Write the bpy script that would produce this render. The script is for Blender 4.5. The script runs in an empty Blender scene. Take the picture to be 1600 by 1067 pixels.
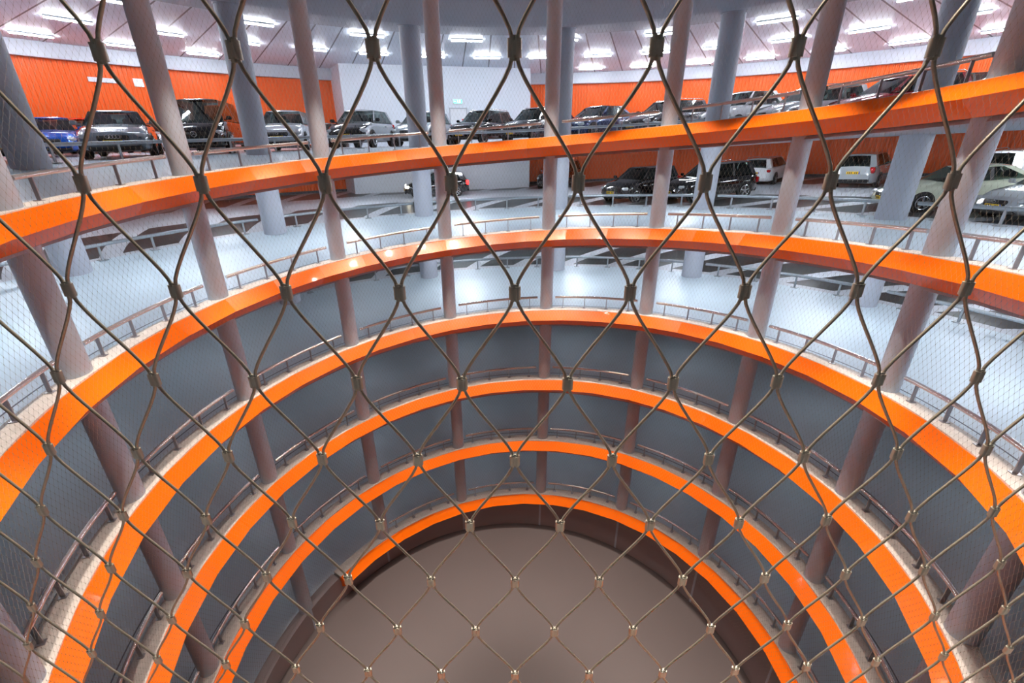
import bpy, bmesh, math, random
import numpy as np
from mathutils import Vector, Matrix
PI = math.pi
random.seed(7)
S = bpy.context.scene
COL = S.collection

# ------------------------------------------------------------------ camera, world, exposure
CAM_D = 8.08                         # the camera stands behind the cable net on the near side of the void
PITCH, YAW, ROLL, FPX = 0.4150, -0.0068, -0.0035, 697.5
cam_data = bpy.data.cameras.new('camera'); cam = bpy.data.objects.new('camera', cam_data); COL.objects.link(cam)
cam_data.sensor_width = 36.0; cam_data.lens = FPX / 1600 * 36.0; cam_data.clip_start = 0.05; cam_data.clip_end = 200
_h = Vector((math.sin(YAW), math.cos(YAW), 0)); _r = Vector((math.cos(YAW), -math.sin(YAW), 0)); _z = Vector((0, 0, 1))
FWD = _h * math.cos(PITCH) - _z * math.sin(PITCH)
_u = _h * math.sin(PITCH) + _z * math.cos(PITCH)
RGT = _r * math.cos(ROLL) + _u * math.sin(ROLL)
UPV = _u * math.cos(ROLL) - _r * math.sin(ROLL)
CPOS = Vector((0, -CAM_D, 0))
cam.matrix_world = Matrix(((RGT.x, UPV.x, -FWD.x, CPOS.x), (RGT.y, UPV.y, -FWD.y, CPOS.y), (RGT.z, UPV.z, -FWD.z, CPOS.z), (0, 0, 0, 1)))
S.camera = cam

def proj(p):
    v = Vector(p) - CPOS
    d = v.dot(FWD)
    if d < 0.05: return None
    return 800 + FPX * v.dot(RGT) / d, 533.5 - FPX * v.dot(UPV) / d
def inframe(pts, m=0):
    for p in pts:
        q = proj(p)
        if q and -m < q[0] < 1600 + m and -m < q[1] < 1067 + m: return True
    return False

w = bpy.data.worlds.new('world'); S.world = w; w.use_nodes = True
w.node_tree.nodes['Background'].inputs[0].default_value = (0.55, 0.62, 0.75, 1)
w.node_tree.nodes['Background'].inputs[1].default_value = 0.03
S.view_settings.view_transform = 'Standard'; S.view_settings.look = 'None'
S.view_settings.gamma = 1; S.view_settings.use_curve_mapping = False
S.view_settings.exposure = 0.3
S.cycles.use_denoising = True
S.cycles.max_bounces = 6; S.cycles.diffuse_bounces = 4; S.cycles.glossy_bounces = 3
S.cycles.transparent_max_bounces = 8
S.cycles.caustics_reflective = False; S.cycles.caustics_refractive = False
S.cycles.sample_clamp_indirect = 4.0

TUBE_STRENGTH = {0: 100.0, 1: 120.0, 2: 120.0, 3: 15.0, 4: 13.0, 5: 13.0}
SPOT_W = 1250.0
DEEP_W = 4900.0

# ------------------------------------------------------------------ materials
MATS = {}
def mat(name, col, rough=0.5, metal=0.0, emit=None, es=0.0, coat=0.0, noise=None, bump=None, spec=0.5):
    if name in MATS: return MATS[name]
    m = bpy.data.materials.new(name); m.use_nodes = True; nt = m.node_tree; b = nt.nodes['Principled BSDF']
    b.inputs['Base Color'].default_value = (*col, 1); b.inputs['Roughness'].default_value = rough
    b.inputs['Metallic'].default_value = metal; b.inputs['Coat Weight'].default_value = coat
    b.inputs['Coat Roughness'].default_value = 0.06; b.inputs['Specular IOR Level'].default_value = spec
    if emit: b.inputs['Emission Color'].default_value = (*emit, 1); b.inputs['Emission Strength'].default_value = es
    geo = nt.nodes.new('ShaderNodeNewGeometry')
    if noise:
        sc, amt = noise
        n = nt.nodes.new('ShaderNodeTexNoise'); n.inputs['Scale'].default_value = sc; n.inputs['Detail'].default_value = 5
        nt.links.new(geo.outputs['Position'], n.inputs['Vector'])
        mx = nt.nodes.new('ShaderNodeMix'); mx.data_type = 'RGBA'
        mx.inputs['A'].default_value = (*[c * (1 - amt) for c in col], 1); mx.inputs['B'].default_value = (*[min(1, c * (1 + amt)) for c in col], 1)
        nt.links.new(n.outputs['Fac'], mx.inputs['Factor']); nt.links.new(mx.outputs['Result'], b.inputs['Base Color'])
    if bump:
        sc, st = bump
        n2 = nt.nodes.new('ShaderNodeTexNoise'); n2.inputs['Scale'].default_value = sc; n2.inputs['Detail'].default_value = 4
        nt.links.new(geo.outputs['Position'], n2.inputs['Vector'])
        bp = nt.nodes.new('ShaderNodeBump'); bp.inputs['Strength'].default_value = st; bp.inputs['Distance'].default_value = 0.02
        nt.links.new(n2.outputs['Fac'], bp.inputs['Height']); nt.links.new(bp.outputs['Normal'], b.inputs['Normal'])
    MATS[name] = m
    return m

def nd(nt, t, **k):
    n = nt.nodes.new(t)
    for a, v in k.items(): setattr(n, a, v)
    return n
def mth(nt, op, a, b=None, c=None):
    n = nt.nodes.new('ShaderNodeMath'); n.operation = op
    for i, v in enumerate((a, b, c)):
        if v is None: continue
        if isinstance(v, (int, float)): n.inputs[i].default_value = v
        else: nt.links.new(v, n.inputs[i])
    return n.outputs[0]
def polar(nt):
    g = nd(nt, 'ShaderNodeNewGeometry'); s = nd(nt, 'ShaderNodeSeparateXYZ'); nt.links.new(g.outputs['Position'], s.inputs[0])
    x, y, z = s.outputs
    r = mth(nt, 'SQRT', mth(nt, 'ADD', mth(nt, 'MULTIPLY', x, x), mth(nt, 'MULTIPLY', y, y)))
    a = mth(nt, 'ARCTAN2', x, y)
    return g, r, a, z
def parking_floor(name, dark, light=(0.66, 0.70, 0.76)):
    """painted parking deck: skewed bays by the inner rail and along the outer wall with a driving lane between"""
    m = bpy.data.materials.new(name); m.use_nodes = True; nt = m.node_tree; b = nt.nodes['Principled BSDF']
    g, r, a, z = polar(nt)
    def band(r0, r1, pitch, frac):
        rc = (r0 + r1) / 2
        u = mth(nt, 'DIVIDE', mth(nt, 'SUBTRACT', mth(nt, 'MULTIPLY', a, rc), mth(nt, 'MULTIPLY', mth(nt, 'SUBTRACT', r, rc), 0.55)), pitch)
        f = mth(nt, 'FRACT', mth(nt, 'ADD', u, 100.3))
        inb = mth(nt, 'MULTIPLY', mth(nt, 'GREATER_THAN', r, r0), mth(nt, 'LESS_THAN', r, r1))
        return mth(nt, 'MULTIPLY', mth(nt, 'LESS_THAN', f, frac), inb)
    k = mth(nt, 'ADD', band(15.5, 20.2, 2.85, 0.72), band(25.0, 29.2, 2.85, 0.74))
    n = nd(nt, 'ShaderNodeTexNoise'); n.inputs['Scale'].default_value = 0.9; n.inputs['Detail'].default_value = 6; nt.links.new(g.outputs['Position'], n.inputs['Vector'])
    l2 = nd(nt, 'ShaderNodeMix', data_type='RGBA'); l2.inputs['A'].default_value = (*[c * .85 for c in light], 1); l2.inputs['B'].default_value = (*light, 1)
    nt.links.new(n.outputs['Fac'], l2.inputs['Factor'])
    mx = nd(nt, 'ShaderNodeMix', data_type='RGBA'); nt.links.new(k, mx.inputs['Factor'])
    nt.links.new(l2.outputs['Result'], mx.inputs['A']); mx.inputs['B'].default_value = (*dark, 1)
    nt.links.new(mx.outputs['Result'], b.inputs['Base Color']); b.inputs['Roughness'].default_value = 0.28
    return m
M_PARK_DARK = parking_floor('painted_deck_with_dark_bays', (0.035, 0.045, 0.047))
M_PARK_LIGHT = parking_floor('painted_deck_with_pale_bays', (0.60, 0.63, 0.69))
M_RAMP = mat('pale_blue_ramp_coating', (0.68, 0.79, 0.86), 0.42, noise=(0.7, 0.07), bump=(60, 0.15))
M_CURB = mat('cream_concrete_curb', (0.68, 0.64, 0.59), 0.8, noise=(9, 0.22), bump=(30, 0.5))
M_ORANGE = mat('glossy_orange_enamel', (1.0, 0.165, 0.0), 0.3, coat=0.15, spec=0.3, noise=(0.8, 0.03))
M_ORANGE_W = mat('orange_profiled_sheet', (0.84, 0.112, 0.0), 0.45)
M_SOFFIT = mat('grey_slab_soffit', (0.42, 0.43, 0.48), 0.7, noise=(2, 0.05))
M_WHITEWALL = mat('white_painted_wall', (0.74, 0.78, 0.84), 0.6, noise=(3, 0.03))
M_COLIN = mat('pink_grey_concrete', (0.52, 0.60, 0.69), 0.7, noise=(6, 0.06), bump=(40, 0.15))
M_COLOUT = mat('blue_grey_painted_concrete', (0.52, 0.55, 0.62), 0.6, noise=(5, 0.04))
M_DISC = mat('brown_grey_floor_coating', (0.09, 0.073, 0.073), 0.45, noise=(0.25, 0.12))
M_DISCWALL = mat('dark_brown_wall', (0.34, 0.29, 0.29), 0.6, noise=(1, 0.08))
M_TRIMG = mat('pale_grey_trim', (0.55, 0.58, 0.64), 0.5)
M_STEEL = mat('brushed_stainless', (0.82, 0.78, 0.77), 0.24, 0.9, noise=(20, 0.06))
M_POST = mat('satin_steel_post', (0.42, 0.40, 0.42), 0.35, 0.85)
M_GALV = mat('galvanised_steel', (0.50, 0.55, 0.58), 0.42, 0.8, noise=(14, 0.12))
M_CABLE = mat('stainless_cable', (0.36, 0.33, 0.26), 0.45, 0.5, noise=(300, 0.25))
M_FERR = mat('stainless_ferrule', (0.46, 0.45, 0.37), 0.38, 0.5, noise=(60, 0.1))
M_BLACKP = mat('black_plastic', (0.012, 0.012, 0.014), 0.5)
M_TYRE = mat('tyre_rubber', (0.012, 0.012, 0.012), 0.75)
M_RIM = mat('alloy', (0.55, 0.56, 0.58), 0.25, 0.9)
M_PLATE = mat('yellow_plate', (0.85, 0.52, 0.0), 0.4)
M_PBLUE = mat('plate_blue', (0.01, 0.06, 0.5), 0.4)
M_DARK = mat('plate_mark', (0.02, 0.02, 0.02), 0.5)
M_LAMP = mat('clear_lamp', (0.8, 0.83, 0.86), 0.08, 0.3, coat=1)
M_RED = mat('red_lens', (0.45, 0.005, 0.008), 0.12, coat=1)
M_CHROME = mat('chrome', (0.8, 0.8, 0.82), 0.1, 1.0)
M_SEAT = mat('dark_seat', (0.03, 0.03, 0.035), 0.8)
M_HOUSING = mat('luminaire_housing', (0.6, 0.62, 0.66), 0.5)
def glass():
    m = bpy.data.materials.new('tinted_car_glass'); m.use_nodes = True; nt = m.node_tree; nt.nodes.clear()
    o = nd(nt, 'ShaderNodeOutputMaterial'); tr = nd(nt, 'ShaderNodeBsdfTransparent'); tr.inputs[0].default_value = (0.30, 0.38, 0.36, 1)
    gl = nd(nt, 'ShaderNodeBsdfGlossy'); gl.inputs['Roughness'].default_value = 0.04; gl.inputs[0].default_value = (0.9, 1, 0.97, 1)
    fr = nd(nt, 'ShaderNodeFresnel'); fr.inputs[0].default_value = 1.6; mx = nd(nt, 'ShaderNodeMixShader')
    nt.links.new(fr.outputs[0], mx.inputs[0]); nt.links.new(tr.outputs[0], mx.inputs[1]); nt.links.new(gl.outputs[0], mx.inputs[2]); nt.links.new(mx.outputs[0], o.inputs[0])
    return m
M_GLASS = glass()
def ceiling_mat():
    m = bpy.data.materials.new('white_ceiling_panels'); m.use_nodes = True; nt = m.node_tree; b = nt.nodes['Principled BSDF']
    g, r, a, z = polar(nt)
    N = 96
    f = mth(nt, 'FRACT', mth(nt, 'ADD', mth(nt, 'MULTIPLY', a, N / (2 * PI)), 200.5))
    d = mth(nt, 'MULTIPLY', mth(nt, 'ABSOLUTE', mth(nt, 'SUBTRACT', f, 0.5)), mth(nt, 'MULTIPLY', r, 2 * PI / N))   # metres from the joint
    j = mth(nt, 'LESS_THAN', d, 0.035)
    mx = nd(nt, 'ShaderNodeMix', data_type='RGBA'); nt.links.new(j, mx.inputs['Factor'])
    mx.inputs['A'].default_value = (0.74, 0.79, 0.87, 1); mx.inputs['B'].default_value = (0.10, 0.10, 0.12, 1)
    nt.links.new(mx.outputs['Result'], b.inputs['Base Color']); b.inputs['Roughness'].default_value = 0.45
    return m
M_CEIL = ceiling_mat()
def paint(name, col, rough=0.18, metal=0.35):
    return mat('car_paint_' + name, col, rough, metal, coat=1.0)

# ------------------------------------------------------------------ object helpers
def mesh_obj(name, verts, faces, m, parent=None, smooth=False, mids=None):
    me = bpy.data.meshes.new(name); me.from_pydata([tuple(v) for v in verts], [], faces)
    for x in (m if isinstance(m, (list, tuple)) else [m]): me.materials.append(x)
    if mids: me.polygons.foreach_set('material_index', mids)
    if smooth: me.polygons.foreach_set('use_smooth', [True] * len(me.polygons))
    me.update()
    o = bpy.data.objects.new(name, me); COL.objects.link(o)
    if parent: o.parent = parent
    return o
def bm_obj(name, bm, m, parent=None, smooth=False, bevel=0):
    if bevel: bmesh.ops.bevel(bm, geom=bm.edges[:], offset=bevel, segments=2, affect='EDGES', clamp_overlap=True)
    bmesh.ops.recalc_face_normals(bm, faces=bm.faces[:])
    me = bpy.data.meshes.new(name); bm.to_mesh(me); bm.free()
    me.materials.append(m)
    if smooth:
        me.polygons.foreach_set('use_smooth', [True] * len(me.polygons))
        if smooth == 'auto': me.set_sharp_from_angle(angle=math.radians(40))
    o = bpy.data.objects.new(name, me); COL.objects.link(o)
    if parent: o.parent = parent
    return o
def empty(name, loc, rz=0):
    o = bpy.data.objects.new(name, None); COL.objects.link(o); o.location = loc; o.rotation_euler = (0, 0, rz); o.empty_display_size = 0.2
    return o
def tag(o, label=None, cat=None, group=None, kind=None):
    if label: o['label'] = label
    if cat: o['category'] = cat
    if group: o['group'] = group
    if kind: o['kind'] = kind
    return o
def struct(o, label=None):
    o['kind'] = 'structure'
    if label: o['label'] = label
    return o
def box(bm, c, s, rot=None):
    r = bmesh.ops.create_cube(bm, size=1)
    bmesh.ops.scale(bm, vec=s, verts=r['verts'])
    if rot is not None: bmesh.ops.rotate(bm, matrix=rot, verts=r['verts'])
    bmesh.ops.translate(bm, vec=c, verts=r['verts'])
    return r['verts']
def cyl(bm, r1, r2, d, mtx, seg=24):
    return bmesh.ops.create_cone(bm, cap_ends=True, segments=seg, radius1=r1, radius2=r2, depth=d, matrix=mtx)['verts']
def tube(bm, pts, rad, seg=8, cap=True):
    rings = []; n = len(pts); pts = [Vector(p) for p in pts]
    ref = Vector((0, 0, 1))
    for i, p in enumerate(pts):
        t = (pts[min(i + 1, n - 1)] - pts[max(i - 1, 0)]).normalized()
        a = t.cross(ref)
        if a.length < 1e-3: a = t.cross(Vector((1, 0, 0)))
        a.normalize(); b = t.cross(a).normalized()
        rings.append([bm.verts.new(p + (a * math.cos(2 * PI * k / seg) + b * math.sin(2 * PI * k / seg)) * rad) for k in range(seg)])
    for i in range(n - 1):
        for k in range(seg): bm.faces.new((rings[i][k], rings[i][(k + 1) % seg], rings[i + 1][(k + 1) % seg], rings[i + 1][k]))
    if cap: bm.faces.new(rings[0]); bm.faces.new(rings[-1][::-1])

# ------------------------------------------------------------------ the spiral
def turn(P):
    n = math.floor((P + PI) / (2 * PI)); return n, P - 2 * PI * n
def zh(P):                                     # height of the kerb line of the spiral at the total angle P
    n, f = turn(P)
    a = abs(f); g = 0.608 * a if a < 2 else 1.216 + (1.5 - 1.216) / (PI - 2) * (a - 2)
    return 0.144 + 2.995 * n + math.copysign(g, f) * 0.99833 - 0.028 * min(a, 2) ** 2
def zf(P, r):                                  # height of the deck
    n, f = turn(P); a = abs(f)
    e = min(a, 1.4) * (1 if a < 1.4 else (PI - a) / (PI - 1.4))
    if f < 0: return zh(P) - 0.06 + e * 0.17 * min(1, max(0, (r - 13) / 2))
    wgt = min(1, max(0, (r - 16) / 13.5))
    return zh(P) - 0.06 + e * 0.8 * wgt
def pt(P, r, z): return (r * math.sin(P), r * math.cos(P), z)
INNER_PH, STEP = -0.3022, 2 * PI / 14
ORD = ['first', 'second', 'third', 'fourth', 'fifth', 'sixth', 'seventh', 'eighth', 'ninth', 'tenth', 'eleventh']
P_END = 2.0                                    # the spiral is open above this angle
P_FASC_END = -5 * 2 * PI - 1.02                # lowest end of the orange edge

def slab(level, P0, P1):
    n = max(4, int((P1 - P0) / (2 * PI) * 140))
    rs = [8.40, 9.3, 9.6, 11, 13, 15.1, 17, 20, 23, 26, 29.6]; top = []; verts = []; faces = []; mids = []
    for i in range(n + 1):
        P = P0 + (P1 - P0) * i / n
        for r in rs: verts.append(pt(P, r, zf(P, r)))
        for r in rs: verts.append(pt(P, r - (0.3 if r == rs[0] else 0), zf(P, r) - (0.60 if r < 9.5 else 0.44 if r < 16 else 0.25)))
    K = len(rs)
    for i in range(n):
        a, b = i * 2 * K, (i + 1) * 2 * K
        for k in range(K - 1):
            faces.append((a + k, b + k, b + k + 1, a + k + 1)); mids.append(0 if rs[k + 1] < 15.2 else 1)
            faces.append((a + K + k, a + K + k + 1, b + K + k + 1, b + K + k)); mids.append(2)
        faces.append((a, a + K, b + K, b)); mids.append(2)
    for a in (0, n * 2 * K):
        for k in range(K - 1): faces.append((a + k, a + k + 1, a + K + k + 1, a + K + k)); mids.append(2)
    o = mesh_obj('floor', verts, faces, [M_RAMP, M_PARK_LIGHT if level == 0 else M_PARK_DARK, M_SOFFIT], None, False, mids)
    struct(o)
for lv in range(6):
    slab(lv, -2 * PI * lv - PI, -2 * PI * lv + (PI if lv else P_END))

# orange edge panels: flat facets, upper face leaning into the void, lower face folded back under
NF = 35
def fascia(lv, P0, P1, idx):
    verts, faces = [], []
    st = 2 * PI / NF; k0 = math.floor(P0 / st) ; Ps = [P0] + [k * st + 0.05 for k in range(k0, int(P1 / st) + 3) if P0 + 0.03 < k * st + 0.05 < P1 - 0.03] + [P1]
    prof = [(8.045, -0.03), (8.0, 0.0), (7.985, -0.005), (7.70, -0.29), (8.03, -0.58), (8.12, -0.58), (8.12, -0.03)]
    for a, b in zip(Ps[:-1], Ps[1:]):                     # each panel has its own vertices: crisp joints
        g = 0.0012
        base = len(verts)
        for P in (a + g / 8, b - g / 8):
            for r, dz in prof: verts.append(pt(P, r, zh(P) + dz))
        K = len(prof)
        for k in range(K - 1): faces.append((base + k, base + k + 1, base + K + k + 1, base + K + k))
        faces.append(tuple(base + k for k in range(K))[::-1]); faces.append(tuple(base + K + k for k in range(K)))
    o = mesh_obj('trim_%d' % idx, verts, faces, M_ORANGE); struct(o, 'glossy orange edge panels of the %s turn of the spiral from the top' % ORD[lv])
    # kerb behind it
    verts, faces = [], []; n = max(4, int((P1 - P0) / (2 * PI) * 220)); pr = [(8.0, -0.02), (8.005, 0.012), (8.42, 0.012), (8.44, -0.0), (8.44, -0.07), (8.0, -0.07)]
    for i in range(n + 1):
        P = P0 + (P1 - P0) * i / n; wob = 0.004 * math.sin(P * 37)
        for r, dz in pr: verts.append(pt(P, r + (wob if r > 8.1 else 0), zh(P) + dz))
    K = len(pr)
    for i in range(n):
        for k in range(K): faces.append((i * K + k, i * K + (k + 1) % K, (i + 1) * K + (k + 1) % K, (i + 1) * K + k))
    faces.append(tuple(range(K))[::-1]); faces.append(tuple(n * K + k for k in range(K)))
    o = mesh_obj('trim_%d' % (idx + 1), verts, faces, M_CURB); struct(o, 'cream concrete kerb on the %s turn of the spiral from the top' % ORD[lv])
for lv in range(6):
    P1 = -2 * PI * lv + (PI if lv else P_END); P0 = -2 * PI * lv - PI
    if lv == 5: P0 = P_FASC_END
    fascia(lv, P0, P1, 2 * lv + 1)

# thin dark strip laid along the ramp coating behind the rail
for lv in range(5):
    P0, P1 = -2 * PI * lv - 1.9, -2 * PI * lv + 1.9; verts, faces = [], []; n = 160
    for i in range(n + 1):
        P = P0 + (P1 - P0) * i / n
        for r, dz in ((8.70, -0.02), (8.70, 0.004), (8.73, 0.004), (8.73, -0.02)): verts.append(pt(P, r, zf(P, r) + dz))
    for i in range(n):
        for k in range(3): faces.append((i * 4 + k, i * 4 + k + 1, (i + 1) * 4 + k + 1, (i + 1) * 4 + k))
    struct(mesh_obj('trim_%d' % (14 + lv), verts, faces, mat('dark_floor_line', (0.16, 0.19, 0.24), 0.6)), 'thin dark line on the ramp along the %s turn' % ORD[lv])

# outer wall: profiled orange sheet as real ribs
def ring_wall(name, r, zlo, zhi, m, a0=-PI, a1=PI, n=240, ribs=False):
    verts, faces = [], []
    if ribs:
        cnt = int((a1 - a0) * r / 0.2); A = []
        for i in range(cnt):
            for q, dr in ((0, 0), (0.30, 0), (0.42, 0.028), (0.88, 0.028)): A.append((a0 + (a1 - a0) * (i + q) / cnt, r + dr))
    else: A = [(a0 + (a1 - a0) * i / n, r) for i in range(n + 1)]
    for a, rr in A:
        verts.append(pt(a, rr, zlo)); verts.append(pt(a, rr, zhi))
    for i in range(len(A) - 1): faces.append((2 * i, 2 * i + 2, 2 * i + 3, 2 * i + 1))
    return struct(mesh_obj(name, verts, faces, m))
Z_DISC = -16.69
ring_wall('wall_outer', 29.5, -3.7, 4.02, M_ORANGE_W, -2.2, 2.2, ribs=True)
ring_wall('wall_back', 29.5, -3.7, 4.02, M_WHITEWALL, 2.2, 2 * PI - 2.2)
ring_wall('wall_lower', 29.55, -17.5, -3.7, M_SOFFIT)
def ring_prism(name, prof, m, a0=-PI, a1=PI, n=200, closed=True):
    verts, faces = [], []; K = len(prof)
    for i in range(n + 1):
        a = a0 + (a1 - a0) * i / n
        for r, z in prof: verts.append(pt(a, r, z))
    for i in range(n):
        for k in range(K if closed else K - 1): faces.append((i * K + k, i * K + (k + 1) % K, (i + 1) * K + (k + 1) % K, (i + 1) * K + k))
    return mesh_obj(name, verts, faces, m)
struct(ring_prism('trim_13', [(29.15, 4.02), (29.15, 4.70), (29.6, 4.70), (29.6, 4.02)], M_TRIMG), 'pale grey ledge above the orange wall')
def plinth():
    verts, faces = [], []; n = 300
    for lv in (0, 1, 2):
        b = len(verts)
        for i in range(n + 1):
            P = -2.2 + 4.4 * i / n; z = zf(P - 2 * PI * lv, 29.5)
            verts += [pt(P, 29.38, z), pt(P, 29.38, z + 0.16), pt(P, 29.5, z + 0.16)]
        for i in range(n):
            for k in (0, 1): faces.append((b + i * 3 + k, b + i * 3 + k + 1, b + i * 3 + 4 + k, b + i * 3 + 3 + k))
    struct(mesh_obj('baseboard_outer', verts, faces, mat('dark_plinth', (0.07, 0.07, 0.08), 0.6)))
plinth()
# ceilings
struct(ring_prism('ceiling', [(16.9, 4.70), (29.6, 4.70), (29.6, 4.95), (16.9, 4.95)], M_CEIL))
struct(ring_prism('ceiling', [(7.2, 4.40), (13.8, 4.40), (16.9, 4.70), (16.9, 5.0), (7.2, 5.0)], M_SOFFIT))
# ceiling lid of the void
vs = [pt(2 * PI * i / 96, 7.2, 4.9) for i in range(96)]
struct(mesh_obj('ceiling', vs, [tuple(range(96))], M_SOFFIT))
# bottom of the void
vs = [pt(2 * PI * i / 160, 8.1, Z_DISC) for i in range(160)]
struct(mesh_obj('floor', vs, [tuple(range(160))[::-1]], M_DISC))
def bottom_wall():
    verts, faces = [], []; n = 360
    for i in range(n + 1):
        P = -10 * PI - PI + 2 * PI * i / n
        if P < P_FASC_END: zt = zh(P) - 0.05; r1 = 8.45
        else: zt = zh(P) - 0.5; r1 = 8.12
        verts += [pt(P, 8.06, Z_DISC), pt(P, 8.06, zt), pt(P, r1, zt)]
    for i in range(n):
        for k in (0, 1): faces.append((3 * i + k, 3 * i + k + 1, 3 * i + 4 + k, 3 * i + 3 + k))
    struct(mesh_obj('wall_void_bottom', verts, faces, M_DISCWALL))
bottom_wall()

# white stair core against the outer wall
def core():
    a0, a1 = -0.425, 0.040
    prof = lambda a, z: [pt(a, 29.6, z), pt(a, 27.2, z)]
    n = 1
    L0, R0 = pt(a0, 29.6, 0), pt(a1, 29.6, 0)
    A = [Vector(pt(a0 - 0.012, 29.6, 0)), Vector(pt(a0, 26.8, 0)), Vector(pt(a1, 26.8, 0)), Vector(pt(a1, 29.6, 0))]
    verts, faces = [], []
    for z in (-4.9, 4.75):
        for p in A: verts.append((p.x, p.y, z))
    for k in range(3): faces.append((k, k + 1, k + 5, k + 4))
    o = struct(mesh_obj('wall_core', verts, faces, M_WHITEWALL), 'white wall of the stair core between the orange walls')
    return A
CORE = core()
def on_core(px, z):                                  # a point on the core's flat front wall, at a picture column
    p0, p1 = CORE[1], CORE[2]
    best = None
    for i in range(400):
        p = p0.lerp(p1, i / 399); q = proj((p.x, p.y, z))
        if best is None or abs(q[0] - px) < best[0]: best = (abs(q[0] - px), p.copy())
    return Vector((best[1].x, best[1].y, z))
core_n = (CORE[2] - CORE[1]).cross(Vector((0, 0, 1))).normalized()
if core_n.y > 0: core_n = -core_n
core_rz = math.atan2((CORE[2] - CORE[1]).y, (CORE[2] - CORE[1]).x)
def door():
    p = on_core(718, 0); P = math.atan2(p.x, p.y); zb = zf(P, 27) 
    e = empty('door_1', (p.x, p.y, zb), core_rz); struct(e, 'white door in the stair core wall under the green exit sign')
    bm = bmesh.new(); box(bm, (0, -0.03, 1.1), (1.05, 0.05, 2.2)); bm_obj('door_leaf', bm, mat('white_door', (0.8, 0.82, 0.85), 0.4), e, bevel=0.006)
    bm = bmesh.new()
    for x in (-0.57, 0.57): box(bm, (x, -0.035, 1.13), (0.06, 0.08, 2.26))
    box(bm, (0, -0.035, 2.25), (1.2, 0.08, 0.06)); bm_obj('door_frame', bm, mat('frame_grey', (0.5, 0.52, 0.56), 0.4), e)
    bm = bmesh.new(); tube(bm, [(0.4, -0.06, 1.05), (0.4, -0.11, 1.05), (0.27, -0.11, 1.05)], 0.012); bm_obj('handle', bm, M_STEEL, e)
    # exit sign above
    zc = 2.55
    e = empty('exit_sign', (p.x, p.y, zb + zc), core_rz); tag(e, 'green lit exit sign above the white door', 'sign')
    bm = bmesh.new(); box(bm, (0, -0.05, 0.1), (0.62, 0.08, 0.26)); bm_obj('sign_box', bm, mat('white_box', (0.85, 0.9, 0.88), 0.4), e, bevel=0.008)
    bm = bmesh.new(); box(bm, (0, -0.095, 0.1), (0.56, 0.006, 0.21)); bm_obj('sign_panel', bm, mat('exit_green', (0.1, 0.6, 0.4), 0.4, emit=(0.15, 0.9, 0.6), es=1.6), e)
    bm = bmesh.new()                                   # running figure, doorway and arrow
    box(bm, (0.13, -0.1, 0.1), (0.09, 0.004, 0.17)); box(bm, (-0.02, -0.1, 0.12), (0.035, 0.004, 0.08), Matrix.Rotation(0.3, 3, 'Y'))
    box(bm, (-0.045, -0.1, 0.05), (0.02, 0.004, 0.09), Matrix.Rotation(0.7, 3, 'Y')); box(bm, (0.02, -0.1, 0.05), (0.02, 0.004, 0.09), Matrix.Rotation(-0.6, 3, 'Y'))
    cyl(bm, 0.018, 0.018, 0.004, Matrix.Translation((-0.01, -0.1, 0.18)) @ Matrix.Rotation(PI / 2, 4, 'X'), 12)
    box(bm, (-0.18, -0.1, 0.1), (0.1, 0.004, 0.02)); box(bm, (-0.225, -0.1, 0.12), (0.05, 0.004, 0.02), Matrix.Rotation(-0.8, 3, 'Y')); box(bm, (-0.225, -0.1, 0.08), (0.05, 0.004, 0.02), Matrix.Rotation(0.8, 3, 'Y'))
    bm_obj('pictogram', bm, mat('sign_white', (0.9, 0.95, 0.92), 0.4, emit=(0.9, 1, 0.95), es=1.2), e)
    q = on_core(727, 0); e = bm = bmesh.new(); box(bm, (0, -0.07, 0), (0.36, 0.015, 0.10))
    o = bm_obj('door_sign', bm, mat('red_sign', (0.6, 0.01, 0.02), 0.4)); o.location = (q.x, q.y, zb + 1.55); o.rotation_euler = (0, 0, core_rz)
    tag(o, 'small red sign on the white door of the stair core', 'sign')
door()
# signs high on the orange wall at the left
for px, wdt, lab, m_ in ((160, 1.2, 'long white sign high on the orange wall at the left', M_WHITEWALL), (216, 0.45, 'small square white sign on the orange wall beside the long one', mat('white_box', (0.85, 0.9, 0.88), 0.4))):
    az = math.atan((px - 800) / FPX / 1.12); 
    best = min((abs((proj(pt(a / 1000, 29.3, 3.35)) or (9e9,))[0] - px), a / 1000) for a in range(-1500, 0))
    a = best[1]; bm = bmesh.new(); box(bm, (0, 0, 0), (wdt, 0.06, 0.22 if wdt > 1 else 0.4))
    o = bm_obj('wall_sign', bm, m_, bevel=0.01); o.location = pt(a, 29.44, 3.25); o.rotation_euler = (0, 0, -a); tag(o, lab, 'sign')

# ------------------------------------------------------------------ columns
def column(name, P, r, rad, ztop, m, label, cat, group, cap=False):
    e = empty(name, pt(P, r, Z_DISC if r < 9 else -17.5)); tag(e, label, cat, group)
    zb = -16.9 if r < 9 else -17.6
    bm = bmesh.new(); base = e.location.z
    cyl(bm, rad, rad, ztop - zb, Matrix.Translation((0, 0, (ztop + zb) / 2 - base)), 40); bm_obj('shaft', bm, m, e, smooth='auto')
    if cap:
        bm = bmesh.new(); cyl(bm, rad + 0.03, rad + 0.03, 0.10, Matrix.Translation((0, 0, ztop - 0.05 - base)), 40); bm_obj('collar', bm, m, e, smooth='auto')
for i, j in enumerate(range(-4, 6)):
    P = INNER_PH + j * STEP
    column('concrete_column', P, 8.29, 0.235, 4.42, M_COLIN, 'slim pinkish concrete column at the edge of the void, %s from the left' % ORD[i], 'column', 'slim inner columns')
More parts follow.
